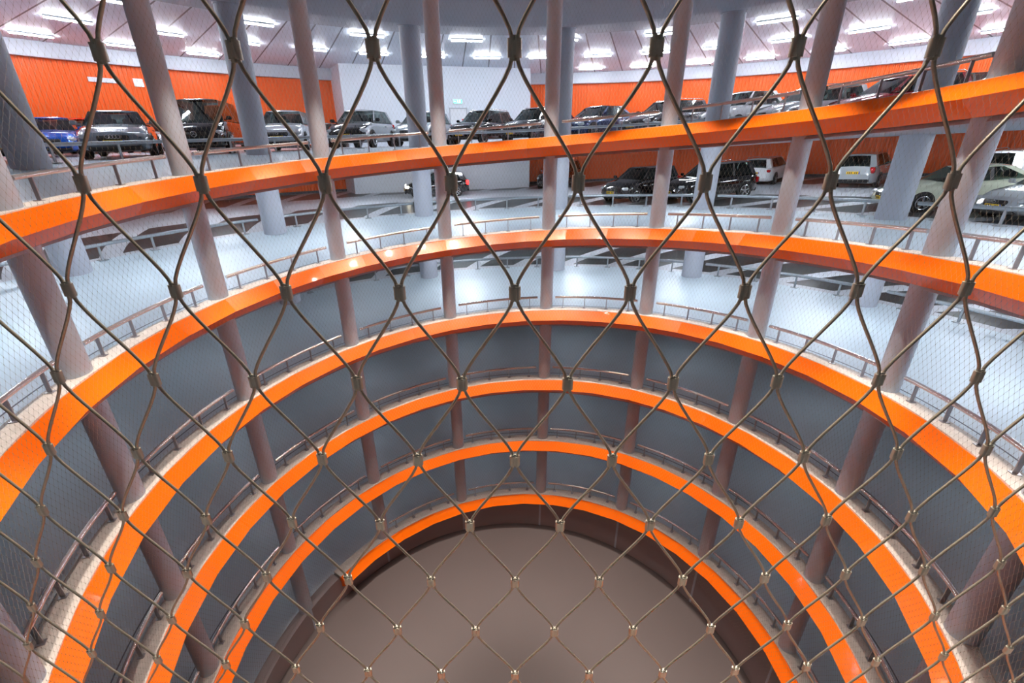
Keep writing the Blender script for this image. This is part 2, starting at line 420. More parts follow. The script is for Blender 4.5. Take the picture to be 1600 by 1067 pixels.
for i, j in enumerate(range(-2, 4)):
    P = INNER_PH + j * STEP
    column('concrete_column', P, 14.5, 0.43, 4.50, M_COLOUT, 'thick blue-grey column behind the ramp by the cars, %s from the left' % ORD[i], 'column', 'thick outer columns', True)

# ------------------------------------------------------------------ railings
LVN = ['top', 'second', 'third', 'fourth', 'fifth', 'lowest']
def hand_rail(lv, j, i):
    a0 = INNER_PH + j * STEP; gap = 0.34 / 8.36; Pa, Pb = a0 + gap, a0 + STEP - gap; off = -2 * PI * lv
    R = 8.29; H = 0.43
    if lv == 5 and off + Pa < P_FASC_END: return
    if lv == 0 and Pb > P_END: return
    mid = (Pa + Pb) / 2
    if not inframe([pt(p, R, zh(off + p) + H) for p in (Pa, mid, Pb)], -5): return
    o = pt(mid, R, zh(off + mid)); e = empty('handrail', o, -mid); iv = Matrix.Translation(o) @ Matrix.Rotation(-mid, 4, 'Z'); iv = iv.inverted()
    tag(e, 'steel handrail on the %s turn, between inner columns %s and %s from the left' % (LVN[lv], ORD[i], ORD[i + 1]), 'handrail', 'handrails along the void edge')
    L = lambda P, z, r=R: iv @ Vector(pt(P, r, zh(off + P) + z))
    bm = bmesh.new(); tube(bm, [L(Pa + (Pb - Pa) * k / 12, H) for k in range(13)], 0.045, 12); bm_obj('top_rail', bm, M_STEEL, e, smooth='auto')
    for k in range(4):
        P = Pa + (Pb - Pa) * (0.10 + 0.8 * k / 3); bm = bmesh.new(); c = L(P, 0)
        rot = Matrix.Rotation(-(P - mid), 3, 'Z')
        box(bm, c + Vector((0, 0, H / 2)), (0.016, 0.075, H - 0.02), rot); box(bm, c + Vector((0, 0, 0.018)), (0.11, 0.13, 0.014), rot)
        po = bm_obj('post', bm, M_POST, e)
for lv in range(6):
    for i, j in enumerate(range(-4, 5)): hand_rail(lv, j, i)

def bumper_rail(lv, j, i):
    a0 = INNER_PH + j * STEP; gap = 0.03 if lv else 0.01; Pa, Pb = a0 + gap, a0 + STEP - gap; off = -2 * PI * lv; R = 14.99; H = 0.50
    mid = (Pa + Pb) / 2
    if not inframe([pt(p, R, zf(off + p, R) + H) for p in (Pa, mid, Pb)], 0): return
    o = pt(mid, R, zf(off + mid, R)); e = empty('bumper_rail', o, -mid); iv = (Matrix.Translation(o) @ Matrix.Rotation(-mid, 4, 'Z')).inverted()
    where = 'left of the first thick column' if i == 0 else ('right of the sixth thick column' if i == 6 else 'between thick columns %s and %s' % (ORD[i - 1], ORD[i]))
    tag(e, 'low galvanised bumper rail on the %s turn, %s' % (LVN[lv], where), 'guard rail', 'bumper rails before the parking bays')
    L = lambda P, z, r=R: iv @ Vector(pt(P, r, zf(off + P, R) + z))
    bm = bmesh.new(); tube(bm, [L(Pa + (Pb - Pa) * k / 16, H) for k in range(17)], 0.06, 10); bm_obj('rail', bm, M_GALV, e, smooth='auto')
    for k in range(4):
        P = Pa + (Pb - Pa) * (0.1 + 0.8 * k / 3); bm = bmesh.new(); c = L(P, 0); rot = Matrix.Rotation(-(P - mid), 3, 'Z')
        box(bm, c + Vector((0, 0, H / 2)), (0.06, 0.06, H), rot); box(bm, c + Vector((0, 0, 0.012)), (0.26, 0.2, 0.02), rot)
        bm_obj('post', bm, M_GALV, e)
for lv in range(3):
    for i, j in enumerate(range(-3, 4)): bumper_rail(lv, j, i)

# ------------------------------------------------------------------ tube lamps under the decks
EM = {}
def emit_mat(lv):
    if lv not in EM:
        EM[lv] = mat('tube_light_%d' % lv, (0.9, 0.9, 0.9), 0.4, emit=(0.86, 0.92, 1.0), es=TUBE_STRENGTH[lv])
    return EM[lv]
def build_lamp_meshes():
    bm = bmesh.new(); box(bm, (0, 0, 0.045), (1.52, 0.11, 0.06)); bmesh.ops.bevel(bm, geom=bm.edges[:], offset=0.008, segments=1, affect='EDGES')
    h = bpy.data.meshes.new('housing'); bm.to_mesh(h); bm.free(); h.materials.append(M_HOUSING)
    ds = {}
    for lv in TUBE_STRENGTH:
        bm = bmesh.new(); box(bm, (0, 0, -0.01), (1.48, 0.085, 0.055))
        d = bpy.data.meshes.new('diffuser'); bm.to_mesh(d); bm.free(); d.materials.append(emit_mat(lv)); ds[lv] = d
    return h, ds
HM, DM = build_lamp_meshes()
RINGN = {17.7: 'innermost', 22.3: 'middle', 27.0: 'outermost'}
lamp_count = {}
def lamp(lv, r, P, z):
    p = pt(P, r, z)
    if lv == 0:
        if not inframe([pt(P - 0.7 / r, r, z), pt(P + 0.7 / r, r, z)], 0): 
            vis = False
        else: vis = True
    else: vis = False
    e = empty('ceiling_light', p, -P)
    if vis: e['_k'] = lamp_count.get(r, 0); lamp_count[r] = e['_k'] + 1
    a = bpy.data.objects.new('housing', HM); COL.objects.link(a); a.parent = e
    b = bpy.data.objects.new('diffuser', DM[lv]); COL.objects.link(b); b.parent = e
    return e, vis
LAMPS = []
for r, n, lim in ((17.7, 24, 1.35), (22.3, 44, 1.25), (27.0, 50, 1.2)):
    for k in range(-n // 2, n // 2):
        P = (k + 0.5) * 2 * PI / n
        if abs(P) > lim: continue
        if r > 25 and -0.62 < P < 0.12: continue
        LAMPS.append((0, r, P))
def nth(k):
    k += 1; t = 'th' if 10 <= k % 100 <= 20 else {1: 'st', 2: 'nd', 3: 'rd'}.get(k % 10, 'th')
    return '%d%s' % (k, t)
for lv, r, P in LAMPS:
    e, vis = lamp(lv, r, P, 4.70 - 0.08)
    if vis: lab = 'white tube lamp under the top ceiling, %s from the left in the %s row' % (nth(e['_k']), RINGN[r]); del e['_k']
    else: lab = 'white tube lamp of the %s ceiling row, outside the photo at %d degrees' % (RINGN[r], round(math.degrees(P)))
    tag(e, lab, 'ceiling light', 'tube lamps under the top ceiling')
for lv in (1, 2, 3, 4, 5):
    for r, n in ((11.5, 14), (17.6, 18), (20.5, 20)) if lv < 3 else ((11.5, 14),):
        c = 0
        for k in range(-n // 2, n // 2):
            P = (k + 0.5) * 2 * PI / n
            if abs(P) > 2.0: continue
            off = -2 * PI * lv
            if lv == 1 and r < 15 and 0.9 < P < 1.3: P = 1.40
            if lv == 1 and r < 15 and 1.45 < P < 1.7: P = 1.75
            e, vis = lamp(3 if lv == 2 and P < -0.4 else lv, r, P, zf(off + 2 * PI + P, r) - (0.44 if r < 15 else 0.25) - 0.02)
            tag(e, 'tube lamp over the %s turn, %s from the left in the %s row' % (LVN[lv], nth(c), {11.5: 'inner', 17.6: 'middle', 20.5: 'outer'}[r]), 'ceiling light', 'tube lamps under the decks')
            c += 1

# warm downlights in the ceiling above the void
for k in range(14):
    P = INNER_PH + k * STEP
    e = empty('downlight', pt(P, 6.3, 4.35), -P); tag(e, 'round warm downlight in the ceiling over the void, %s clockwise' % nth(k), 'downlight', 'downlights over the void')
    bm = bmesh.new(); cyl(bm, 0.13, 0.15, 0.5, Matrix.Translation((0, 0, 0.3)), 20); bm_obj('can', bm, M_HOUSING, e, smooth='auto')
    bm = bmesh.new(); cyl(bm, 0.11, 0.11, 0.02, Matrix.Translation((0, 0, 0.04)), 20); bm_obj('lens', bm, mat('warm_lens', (0.9, 0.85, 0.8), 0.4, emit=(1, 0.82, 0.66), es=20), e)
    l = bpy.data.lights.new('downlight', 'SPOT'); l.energy = SPOT_W; l.color = (1.0, 0.86, 0.75); l.spot_size = math.radians(60); l.spot_blend = 0.45; l.shadow_soft_size = 0.09
    lo = bpy.data.objects.new('flood_beam', l); COL.objects.link(lo); lo.parent = e; lo.location = (0, 0, -0.02)
    l = bpy.data.lights.new('downlight_core', 'SPOT'); l.energy = DEEP_W; l.color = (1.0, 0.86, 0.75); l.spot_size = math.radians(28); l.spot_blend = 1.0; l.shadow_soft_size = 0.09
    lo = bpy.data.objects.new('narrow_beam', l); COL.objects.link(lo); lo.parent = e; lo.location = (0, 0, -0.02)

# ------------------------------------------------------------------ cable net round the void
NR, NW, NS = 7.6654, 431, 0.1004
ZN0 = 0.0696
def node(k, i):                                    # row k (downwards), column i
    a = PI + (i + (0.5 if k % 2 else 0)) * 2 * PI / NW
    return a, ZN0 - NS * k
def net():
    e = empty('cable_net', (0, 0, -15.0)); tag(e, 'stainless steel diamond cable net hung round the inside of the void', 'net')
    Z0 = -15.0
    near_cols = range(-9, 10); near_rows = range(-3, 10); FH = 0.007
    # near cables
    bm = bmesh.new()
    def P3(a, z, dr=0): return Vector(pt(a, NR + dr, z)) - Vector((0, 0, Z0))
    for k in near_rows:
        for i in near_cols:
            a, z = node(k, i); a_d = [a - PI / NW, a + PI / NW]; z2 = z - NS
            for s, ad in zip((-1, 1), a_d):
                o = 0.0020 / NR
                p0 = P3(a + s * o, z - FH * 0.9); p3 = P3(ad - s * o, z2 + FH * 0.9)
                p1 = p0 + Vector((0, 0, -0.014)); p2 = p3 + Vector((0, 0, 0.014))
                pts = []
                for t in [q / 9 for q in range(10)]:
                    pts.append(p0 * (1 - t) ** 3 + p1 * 3 * t * (1 - t) ** 2 + p2 * 3 * t * t * (1 - t) + p3 * t ** 3)
                tube(bm, pts, 0.00168, 7, False)
    bm_obj('cable', bm, M_CABLE, e, smooth=True)
    # clamps
    bm = bmesh.new(); vs = box(bm, (0, 0, 0), (0.0135, 0.0085, 0.018)); bmesh.ops.bevel(bm, geom=bm.edges[:], offset=0.002, segments=2, affect='EDGES')
    for s in (-1, 1): cyl(bm, 0.0046, 0.0046, 0.0186, Matrix.Translation((s * 0.0036, 0, 0)), 16)
    for s in (-1, 1):
        for t in (-1, 1): cyl(bm, 0.0031, 0.0031, 0.004, Matrix.Translation((s * 0.003, 0, t * 0.0105)), 10)
    bmesh.ops.scale(bm, vec=(0.7, 0.7, 0.7), verts=bm.verts); cm = bpy.data.meshes.new('clamp'); bm.to_mesh(cm); bm.free(); cm.materials.append(M_FERR); cm.polygons.foreach_set('use_smooth', [True] * len(cm.polygons))
    cm.set_sharp_from_angle(angle=math.radians(35))
    cand = []
    for k in near_rows:
        for i in near_cols:
            a, z = node(k, i); q = proj(pt(a, NR, z))
            if q and -12 < q[0] < 1612 and -12 < q[1] < 1080: cand.append((k, i, a, z))
    cand.sort(key=lambda c: c[0])
    far = []
    used = set()
    for k, i, a, z in cand[:100]:
        o = bpy.data.objects.new('clamp', cm); COL.objects.link(o); o.parent = e; o.location = P3(a, z); o.rotation_euler = (0, 0, -a); used.add((k, i))
    # the rest of the net, one mesh
    V, F = [], []; n = 0
    tri = [(math.cos(t), math.sin(t)) for t in (PI / 2, PI / 2 + 2 * PI / 3, PI / 2 + 4 * PI / 3)]
    k_top, k_bot = -42, 150
    ks = np.arange(k_top, k_bot)
    segs = []
    for k in range(k_top, k_bot):
        i = np.arange(NW); a = PI + (i + (0.5 if k % 2 else 0)) * 2 * PI / NW; z = ZN0 - NS * k
        i2 = ((i + NW // 2) % NW) - NW // 2
        near = (np.abs(i2) <= 9) & (k >= -3) & (k < 10)
        for s in (-1, 1):
            aa = a[~near]; segs.append(np.stack([aa, np.full(len(aa), z - 0.008), aa + s * PI / NW, np.full(len(aa), z - NS + 0.008)], 1))
        # clamp as a short stub
        nu = np.array([(k, int(x)) not in used for x in i2])
        aa = a[nu]; segs.append(np.stack([aa, np.full(len(aa), z + 0.0088), aa, np.full(len(aa), z - 0.0088)], 1))
    sg = np.concatenate(segs); m = len(sg)
    p0 = np.stack([NR * np.sin(sg[:, 0]), NR * np.cos(sg[:, 0]), sg[:, 1] - Z0], 1); p1 = np.stack([NR * np.sin(sg[:, 2]), NR * np.cos(sg[:, 2]), sg[:, 3] - Z0], 1)
    d = p1 - p0; d /= np.linalg.norm(d, axis=1)[:, None]
    rad = np.stack([np.sin(sg[:, 0]), np.cos(sg[:, 0]), np.zeros(m)], 1)
    u = np.cross(d, rad); u /= np.linalg.norm(u, axis=1)[:, None]; v = np.cross(d, u)
    stub = np.abs(sg[:, 0] - sg[:, 2]) < 1e-9; rr = np.where(stub, 0.0034, 0.0011)[:, None]
    vs = np.zeros((m, 6, 3))
    for q, (c, s_) in enumerate(tri):
        off = (u * c + v * s_) * rr; vs[:, q] = p0 + off; vs[:, 3 + q] = p1 + off
    base = (np.arange(m) * 6)[:, None, None]
    fc = base + np.array([[0, 1, 4, 3], [1, 2, 5, 4], [2, 0, 3, 5]])[None]
    me = bpy.data.meshes.new('far_cable'); me.vertices.add(m * 6); me.vertices.foreach_set('co', vs.reshape(-1))
    nf = m * 3; me.loops.add(nf * 4); me.loops.foreach_set('vertex_index', fc.reshape(-1).astype(np.int32))
    me.polygons.add(nf); me.polygons.foreach_set('loop_start', np.arange(0, nf * 4, 4, dtype=np.int32)); me.polygons.foreach_set('loop_total', np.full(nf, 4, dtype=np.int32))
    me.update(calc_edges=True); me.materials.append(M_CABLE)
    o = bpy.data.objects.new('far_netting', me); COL.objects.link(o); o.parent = e; o['kind'] = 'stuff'
net()

# ------------------------------------------------------------------ cars
def smoothstep(a, b, x):
    t = max(0, min(1, (x - a) / (b - a))); return t * t * (3 - 2 * t)
def lerp_tab(tab, x):
    if x <= tab[0][0]: return tab[0][1]
    for (x0, y0), (x1, y1) in zip(tab[:-1], tab[1:]):
        if x <= x1: return y0 + (y1 - y0) * (x - x0) / (x1 - x0)
    return tab[-1][1]
# fractions of the length from the tail (0) to the nose (1); heights in metres
KINDS = {
 'sedan': dict(L=4.75, W=1.84, H=1.43, top=[(0, .74), (.02, .93), (.16, 1.02), (.30, .99), (.70, .97), (.86, .86), (.965, .70), (1, .50)], gh=(.10, .27, .53, .72), g=.34, wr=.33),
 'hatch': dict(L=4.05, W=1.75, H=1.47, top=[(0, .62), (.015, .95), (.10, 1.0), (.30, .98), (.72, .97), (.88, .86), (.97, .70), (1, .50)], gh=(.02, .10, .55, .76), g=.33, wr=.31),
 'suv': dict(L=4.5, W=1.86, H=1.67, top=[(0, .72), (.015, 1.06), (.10, 1.12), (.30, 1.09), (.72, 1.08), (.88, 1.00), (.97, .84), (1, .55)], gh=(.02, .10, .56, .75), g=.38, wr=.36),
 'van': dict(L=5.0, W=1.93, H=1.92, top=[(0, .72), (.01, 1.10), (.10, 1.16), (.30, 1.16), (.78, 1.16), (.92, 1.02), (.98, .84), (1, .55)], gh=(.012, .04, .66, .84), g=.36, wr=.35),
 'small': dict(L=3.6, W=1.64, H=1.49, top=[(0, .62), (.02, .94), (.12, 1.0), (.30, .99), (.70, .98), (.86, .90), (.96, .74), (1, .50)], gh=(.03, .18, .57, .78), g=.30, wr=.29),
 'wagon': dict(L=4.7, W=1.82, H=1.47, top=[(0, .70), (.015, .96), (.10, 1.0), (.30, .98), (.70, .96), (.87, .84), (.965, .69), (1, .50)], gh=(.015, .07, .53, .72), g=.35, wr=.32),
}
def car_body_mesh(K):
    L, W = K['L'], K['W']; N = 40; verts, faces, mids = [], [], []
    prof = []
    for i in range(N + 1):
        f = i / N; f = .5 - .5 * math.cos(PI * f) if 0 < i < N else f
        f = 0.35 * f + 0.65 * (i / N)
        x = (f - .5) * L; zt = lerp_tab(K['top'], f)
        e = min(f, 1 - f) * L                                # plan rounding at both ends
        hw = W / 2 * (1 - 0.26 * max(0, 1 - e / 0.55) ** 2.2) * (1 - 0.03 * smoothstep(.35, 0, min(f, 1 - f)))
        zb = K['wr'] * 0.62 + 0.16 * max(0, 1 - e / 0.5) ** 2
        zs = zt * .97; mid = zb + (zt - zb) * .45
        sh = zt - 0.09 if zt - zb > .3 else zt - .05
        ring = [(0, zb), (.80 * hw, zb), (.97 * hw, zb + .06), (hw, mid), (.985 * hw, sh - .10 * (zt - zb)), (.93 * hw, sh + .025), (.80 * hw, zt - .005), (.40 * hw, zt + .022), (0, zt + .03)]
        prof.append((x, ring))
    for x, ring in prof:
        full = [(y, z) for y, z in ring] + [(-y, z) for y, z in ring[-2:0:-1]]
        for y, z in full: verts.append((x, y, z))
    K2 = 2 * 9 - 2
    for i in range(N):
        for k in range(K2):
            faces.append((i * K2 + k, i * K2 + (k + 1) % K2, (i + 1) * K2 + (k + 1) % K2, (i + 1) * K2 + k))
    faces.append(tuple(range(K2))); faces.append(tuple(N * K2 + k for k in range(K2))[::-1])
    return verts, faces
def top_at(K, f): return lerp_tab(K['top'], f)
def make_car(name, kind, paint_m, label, scale=1.0, badge=None, hood=None, lights_on=False, roof=None, plate=True):
    K = KINDS[kind]; L, W, H = K['L'], K['W'], K['H']
    e = empty(name, (0, 0, 0)); tag(e, label, 'car'); e['_s'] = scale
    v, f = car_body_mesh(K); o = mesh_obj('body', v, f, [paint_m] + ([hood] if hood else []), e, True)
    o.data.set_sharp_from_angle(angle=math.radians(50))
    if hood:
        for p in o.data.polygons:
            c = p.center
            if c.x > (K['gh'][3] - .5) * L - .05 and (p.normal.z > .5 or c.x > .44 * L): p.material_index = 1
    # cabin: a ring at the waist and a ring at the roof
    g0, g1, g2, g3 = [(q - .5) * L for q in K['gh']]
    zb = lambda x: top_at(K, x / L + .5) - .02
    hb, hr = W / 2 * .90, W / 2 * .70
    zr = H - .045
    gg = g1 * .5 + g2 * .5
    sb = [g3 - .22, g3 - .40, gg + .10, gg - .02, g0 + .42, g0 + .18]        # along the waist: A pillar, front door glass, B pillar, rear glass, C pillar
    sr = [g2 - .02, g2 - .12, gg + .06, gg - .03, g1 + .30, g1 + .04]
    base = [(g3, .55 * hb)] + [(x, hb) for x in sb] + [(g0, .72 * hb)]
    roof_ = [(g2 + .06, .55 * hr)] + [(x, hr) for x in sr] + [(g1 - .03, .72 * hr)]
    def side(sgn):
        B = [Vector((x, sgn * y, zb(x))) for x, y in base]; R = [Vector((x, sgn * y, zr - .03 * abs(i in (0, 7)))) for i, (x, y) in enumerate(roof_)]
        return B, R
    Bl, Rl = side(1); Br, Rr = side(-1)
    def strip(nm, quads, m, thick=.012, parent=e):
        vs, fs = [], []
        for q in quads:
            b = len(vs); vs += q; fs.append((b, b + 1, b + 2, b + 3))
        return mesh_obj(nm, vs, fs, m, parent, False)
    # seven stations per side; glass: 0-1 joins the windscreen, 2-3 front glass, 4-5 rear glass
    def bulge(q, sgn):
        return q
    strip('windshield', [[Br[0], Bl[0], Rl[0], Rr[0]], [Bl[0], Bl[1], Rl[1], Rl[0]], [Br[1], Br[0], Rr[0], Rr[1]]], M_GLASS)
    strip('rear_window', [[Bl[7], Br[7], Rr[7], Rl[7]]], M_GLASS)
    for B, R, s in ((Bl, Rl, 1), (Br, Rr, -1)):
        strip('side_window', [[B[2], B[3], R[3], R[2]] if s > 0 else [B[3], B[2], R[2], R[3]]], M_GLASS)
        strip('side_window', [[B[4], B[5], R[5], R[4]] if s > 0 else [B[5], B[4], R[4], R[5]]], M_GLASS)
    pq = []; bq = []
    for B, R in ((Bl, Rl), (Br, Rr)):
        pq += [[B[1], B[2], R[2], R[1]], [B[5], B[6], R[6], R[5]], [B[6], B[7], R[7], R[6]]]
        bq += [[B[3], B[4], R[4], R[3]]]
    # roof with a crown
    vs, fs = [], []
    order = Rl + Rr[::-1]
    for q in pq: b = len(vs); vs += q; fs.append((b, b + 1, b + 2, b + 3))
    b = len(vs); n = 8
    for i in range(n):
        for t in (1, .55, 0, -.55, -1):
            y = Rl[i].y * t; x = Rl[i].x; edge = i in (0, 7)
            vs.append((x + (.05 * (1 - t * t) if i == 0 else 0) - (.03 * (1 - t * t) if i == 7 else 0), y, Rl[i].z + (.045 if not edge else .02) * (1 - t * t) + (0.0 if edge else .0)))
    for i in range(n - 1):
        for k in range(4): fs.append((b + i * 5 + k, b + i * 5 + k + 1, b + (i + 1) * 5 + k + 1, b + (i + 1) * 5 + k))
    o = mesh_obj('roof', vs, fs, roof or paint_m, e, True); o.data.set_sharp_from_angle(angle=math.radians(35))
    for q in bq: strip('door_pillar', [q], M_BLACKP)
    # front and rear details
    xf, xr = L / 2, -L / 2; tz = top_at(K, .965)
    def place_box(nm, c, s, m, bev=.012, rot=None, lab=None):
        bm = bmesh.new(); box(bm, (0, 0, 0), s); 
        if rot is not None: bmesh.ops.rotate(bm, matrix=rot, verts=bm.verts)
        bmesh.ops.translate(bm, vec=c, verts=bm.verts)
        return bm_obj(nm, bm, m, e, True, bevel=bev)
    gz = .62 if kind in ('suv', 'van') else .52
    gw = .42 * W
    place_box('grille', (xf - .03, 0, gz + .03), (.07, gw, .20 if kind != 'small' else .1), M_BLACKP, .02)
    place_box('lower_bumper', (xf - .06, 0, .29), (.10, .72 * W, .13), M_BLACKP, .03)
    place_box('rear_bumper', (xr + .04, 0, .36), (.10, .74 * W, .20), M_BLACKP if kind in ('suv', 'hatch') else paint_m, .04)
    for s in (-1, 1):
        place_box('headlight', (xf - .22, s * W * .365, gz + .12), (.26, .30, .13), M_LAMP if not lights_on else mat('lit_headlamp', (.9, .9, .85), .2, emit=(1, .9, .7), es=12), .03, Matrix.Rotation(-s * .42, 3, 'Z'))
        place_box('taillight', (xr + .10, s * W * .39, .80 if kind != 'sedan' else .78), (.15, .22, .15 if kind not in ('suv', 'van', 'hatch') else .26), M_RED if not lights_on else mat('lit_tail_lamp', (.5, .0, .0), .2, emit=(1, .02, .02), es=6), .03, Matrix.Rotation(s * .38, 3, 'Z'))
        bm = bmesh.new(); xm = g3 - .28; box(bm, (xm, s * (W / 2 + .09), zb(xm) + .09), (.10, .20, .13)); bmesh.ops.bevel(bm, geom=bm.edges[:], offset=.03, segments=3, affect='EDGES')
        box(bm, (xm, s * (W / 2 - .03), zb(xm) + .04), (.05, .12, .04)); bm_obj('wing_mirror', bm, M_BLACKP if hood or badge == 'oval' else paint_m, e, 'auto')
        for xd in (gg + .28, gg - .75):
            if kind == 'small' and xd < gg: continue
            bm = bmesh.new(); box(bm, (xd, s * (W / 2 * .985 + .01), .80 if kind not in ('suv', 'van') else .88), (.17, .03, .03)); bm_obj('door_handle', bm, paint_m if not hood else M_BLACKP, e, 'auto')
    if plate:
        for x, rx, z in ((xf + .015, 0, .47), (xr - .015, PI, .70)):
            bm = bmesh.new(); box(bm, (x, 0, z), (.02, .52, .11)); p = bm_obj('license_plate', bm, M_PLATE, e)
            sx = 1 if rx == 0 else -1
            bm = bmesh.new(); box(bm, (x + sx * .012, -sx * -.235 * 1.0, z), (.004, .045, .105)); bm_obj('blue_band', bm, M_PBLUE, p)
            bm = bmesh.new()
            for q in range(6):
                if q in (2,): continue
                box(bm, (x + sx * .012, sx * (.15 - q * .07), z), (.004, .034, .07))
            bm_obj('characters', bm, M_DARK, p)
    if badge == 'rings':
        bm = bmesh.new()
        for k in range(4):
            c = Vector((xf + .015, (k - 1.5) * .085, gz + .10)); tube(bm, [c + Vector((0, .052 * math.cos(t * PI / 10), .052 * math.sin(t * PI / 10))) for t in range(21)], .008, 6, False)
        bm_obj('badge', bm, M_CHROME, e, True)['label'] = 'four linked chrome rings'
    elif badge == 'star':
        bm = bmesh.new(); c = Vector((xf + .015, 0, gz + .06)); tube(bm, [c + Vector((0, .09 * math.cos(t * PI / 10), .09 * math.sin(t * PI / 10))) for t in range(21)], .009, 6, False)
        for t in range(3): a = PI / 2 + t * 2 * PI / 3; tube(bm, [c, c + Vector((0, .09 * math.cos(a), .09 * math.sin(a)))], .01, 6)
        bm_obj('badge', bm, M_CHROME, e, True)['label'] = 'chrome three-pointed star in a ring'
    elif badge != 'none':
        bm = bmesh.new(); c = Vector((xf + .012, 0, gz + .08)); tube(bm, [c + Vector((0, .05 * math.cos(t * PI / 8), .03 * math.sin(t * PI / 8))) for t in range(17)], .005, 6, False); bm_obj('badge', bm, M_CHROME, e, True)
    if kind in ('suv', 'wagon'):
        for s in (-1, 1):
            bm = bmesh.new(); tube(bm, [(g1 + .1, s * hr * .93, zr + .02), (g1 + .2, s * hr * .93, zr + .07), (g2 - .25, s * hr * .93, zr + .07), (g2 - .12, s * hr * .93, zr + .02)], .016, 6); bm_obj('roof_rail', bm, M_STEEL, e, True)
    # wheels with dark arches
    r = K['wr']; xw = (.5 - .185) * L, -(.5 - .20) * L
    for x in xw:
        for s in (-1, 1):
            bm = bmesh.new(); cyl(bm, r + .055, r + .055, .03, Matrix.Translation((x, s * (W / 2 * .985), r)) @ Matrix.Rotation(PI / 2, 4, 'X'), 32); bm_obj('wheel_arch', bm, M_BLACKP, e, 'auto')
            bm = bmesh.new(); cyl(bm, r, r, .22, Matrix.Translation((x, s * (W / 2 - .085), r)) @ Matrix.Rotation(PI / 2, 4, 'X'), 32)
            bmesh.ops.bevel(bm, geom=[q for q in bm.edges if q.calc_face_angle(0) > 1], offset=.03, segments=2, affect='EDGES')
            wo = bm_obj('wheel', bm, M_TYRE, e, 'auto'); bm = bmesh.new(); y = s * (W / 2 + .028)
            cyl(bm, .07, .07, .02, Matrix.Translation((x, y, r)) @ Matrix.Rotation(PI / 2, 4, 'X'), 16)
            for k in range(5):
                a = k * 2 * PI / 5 + .3; box(bm, (x + math.cos(a) * r * .34, y, r + math.sin(a) * r * .34), (r * .58, .018, .065), Matrix.Rotation(-a, 3, 'Y'))
            tube(bm, [(x + r * .66 * math.cos(t * PI / 16), y, r + r * .66 * math.sin(t * PI / 16)) for t in range(33)], .018, 6, False)
            bm_obj('rim', bm, M_RIM, wo, 'auto')
    # dark seats seen through the glass
    for x in (gg + .15, gg - .75):
        bm = bmesh.new()
        for s in (-1, 1):
            box(bm, (x, s * .36, zb(x) + .05), (.16, .46, .34)); box(bm, (x - .03, s * .36, zb(x) + .28), (.10, .24, .16))
        bm_obj('seat', bm, M_SEAT, e, 'auto', bevel=.03)
    return e
def put_car(e, lv, px, r, head, turn_off=0.0):
    """stand the car on the deck of turn lv at radius r; head: 'in' nose to the void, 'out' nose to the wall, 'left' driving round"""
    off = -2 * PI * lv; lo, hi = -1.5, 1.5
    for _ in range(50):
        m = (lo + hi) / 2; q = proj(pt(m, r, zf(off + m, r) + .6))
        if q is None or q[0] > px: hi = m
        else: lo = m
    if lo < -1.49 or lo > 1.49: print('PX', px, lo)
    P = (lo + hi) / 2; p = Vector(pt(P, r, zf(off + P, r)))
    inward = Vector((-math.sin(P), -math.cos(P), 0)); a = {'in': -22, 'out': -22 + 180, 'left': -90 + 0}[head] + turn_off
    d = (Matrix.Rotation(math.radians(a), 3, 'Z') @ inward).normalized()
    def zz_(v): return zf(off + math.atan2(v.x, v.y), math.hypot(v.x, v.y))
    n = Vector((-d.y, d.x, 0))
    sx = (zz_(p + d * 1.3) - zz_(p - d * 1.3)) / 2.6; sy = (zz_(p + n * .75) - zz_(p - n * .75)) / 1.5
    X = Vector((d.x, d.y, sx)).normalized(); Y = Vector((n.x, n.y, sy)); Y = (Y - X * X.dot(Y)).normalized(); Z = X.cross(Y)
    zc = (zz_(p + d * 1.3) + zz_(p - d * 1.3)) / 2
    e.matrix_world = Matrix(((X.x, Y.x, Z.x, p.x), (X.y, Y.y, Z.y, p.y), (X.z, Y.z, Z.z, max(zc, p.z) + .004), (0, 0, 0, 1))) @ Matrix.Scale(e['_s'], 4)
    del e['_s']
C_ = dict(grey=paint('blue_grey', (.22, .26, .30)), black=paint('black', (.008, .008, .010), .1), silver=paint('silver', (.50, .54, .57)), white=paint('white', (.80, .82, .84), .2, 0),
          navy=paint('navy', (.010, .035, .13)), blue=paint('bright_blue', (.003, .11, .60)), red=paint('red', (.62, .015, .01), .2, 0), dred=paint('dark_red', (.30, .008, .015), .2, .1),
          cream=paint('greenish_cream', (.62, .66, .52), .25, 0), dgrey=paint('dark_grey', (.05, .055, .065)), pale=paint('pale_silver', (.66, .70, .74)))
RN = 17.75
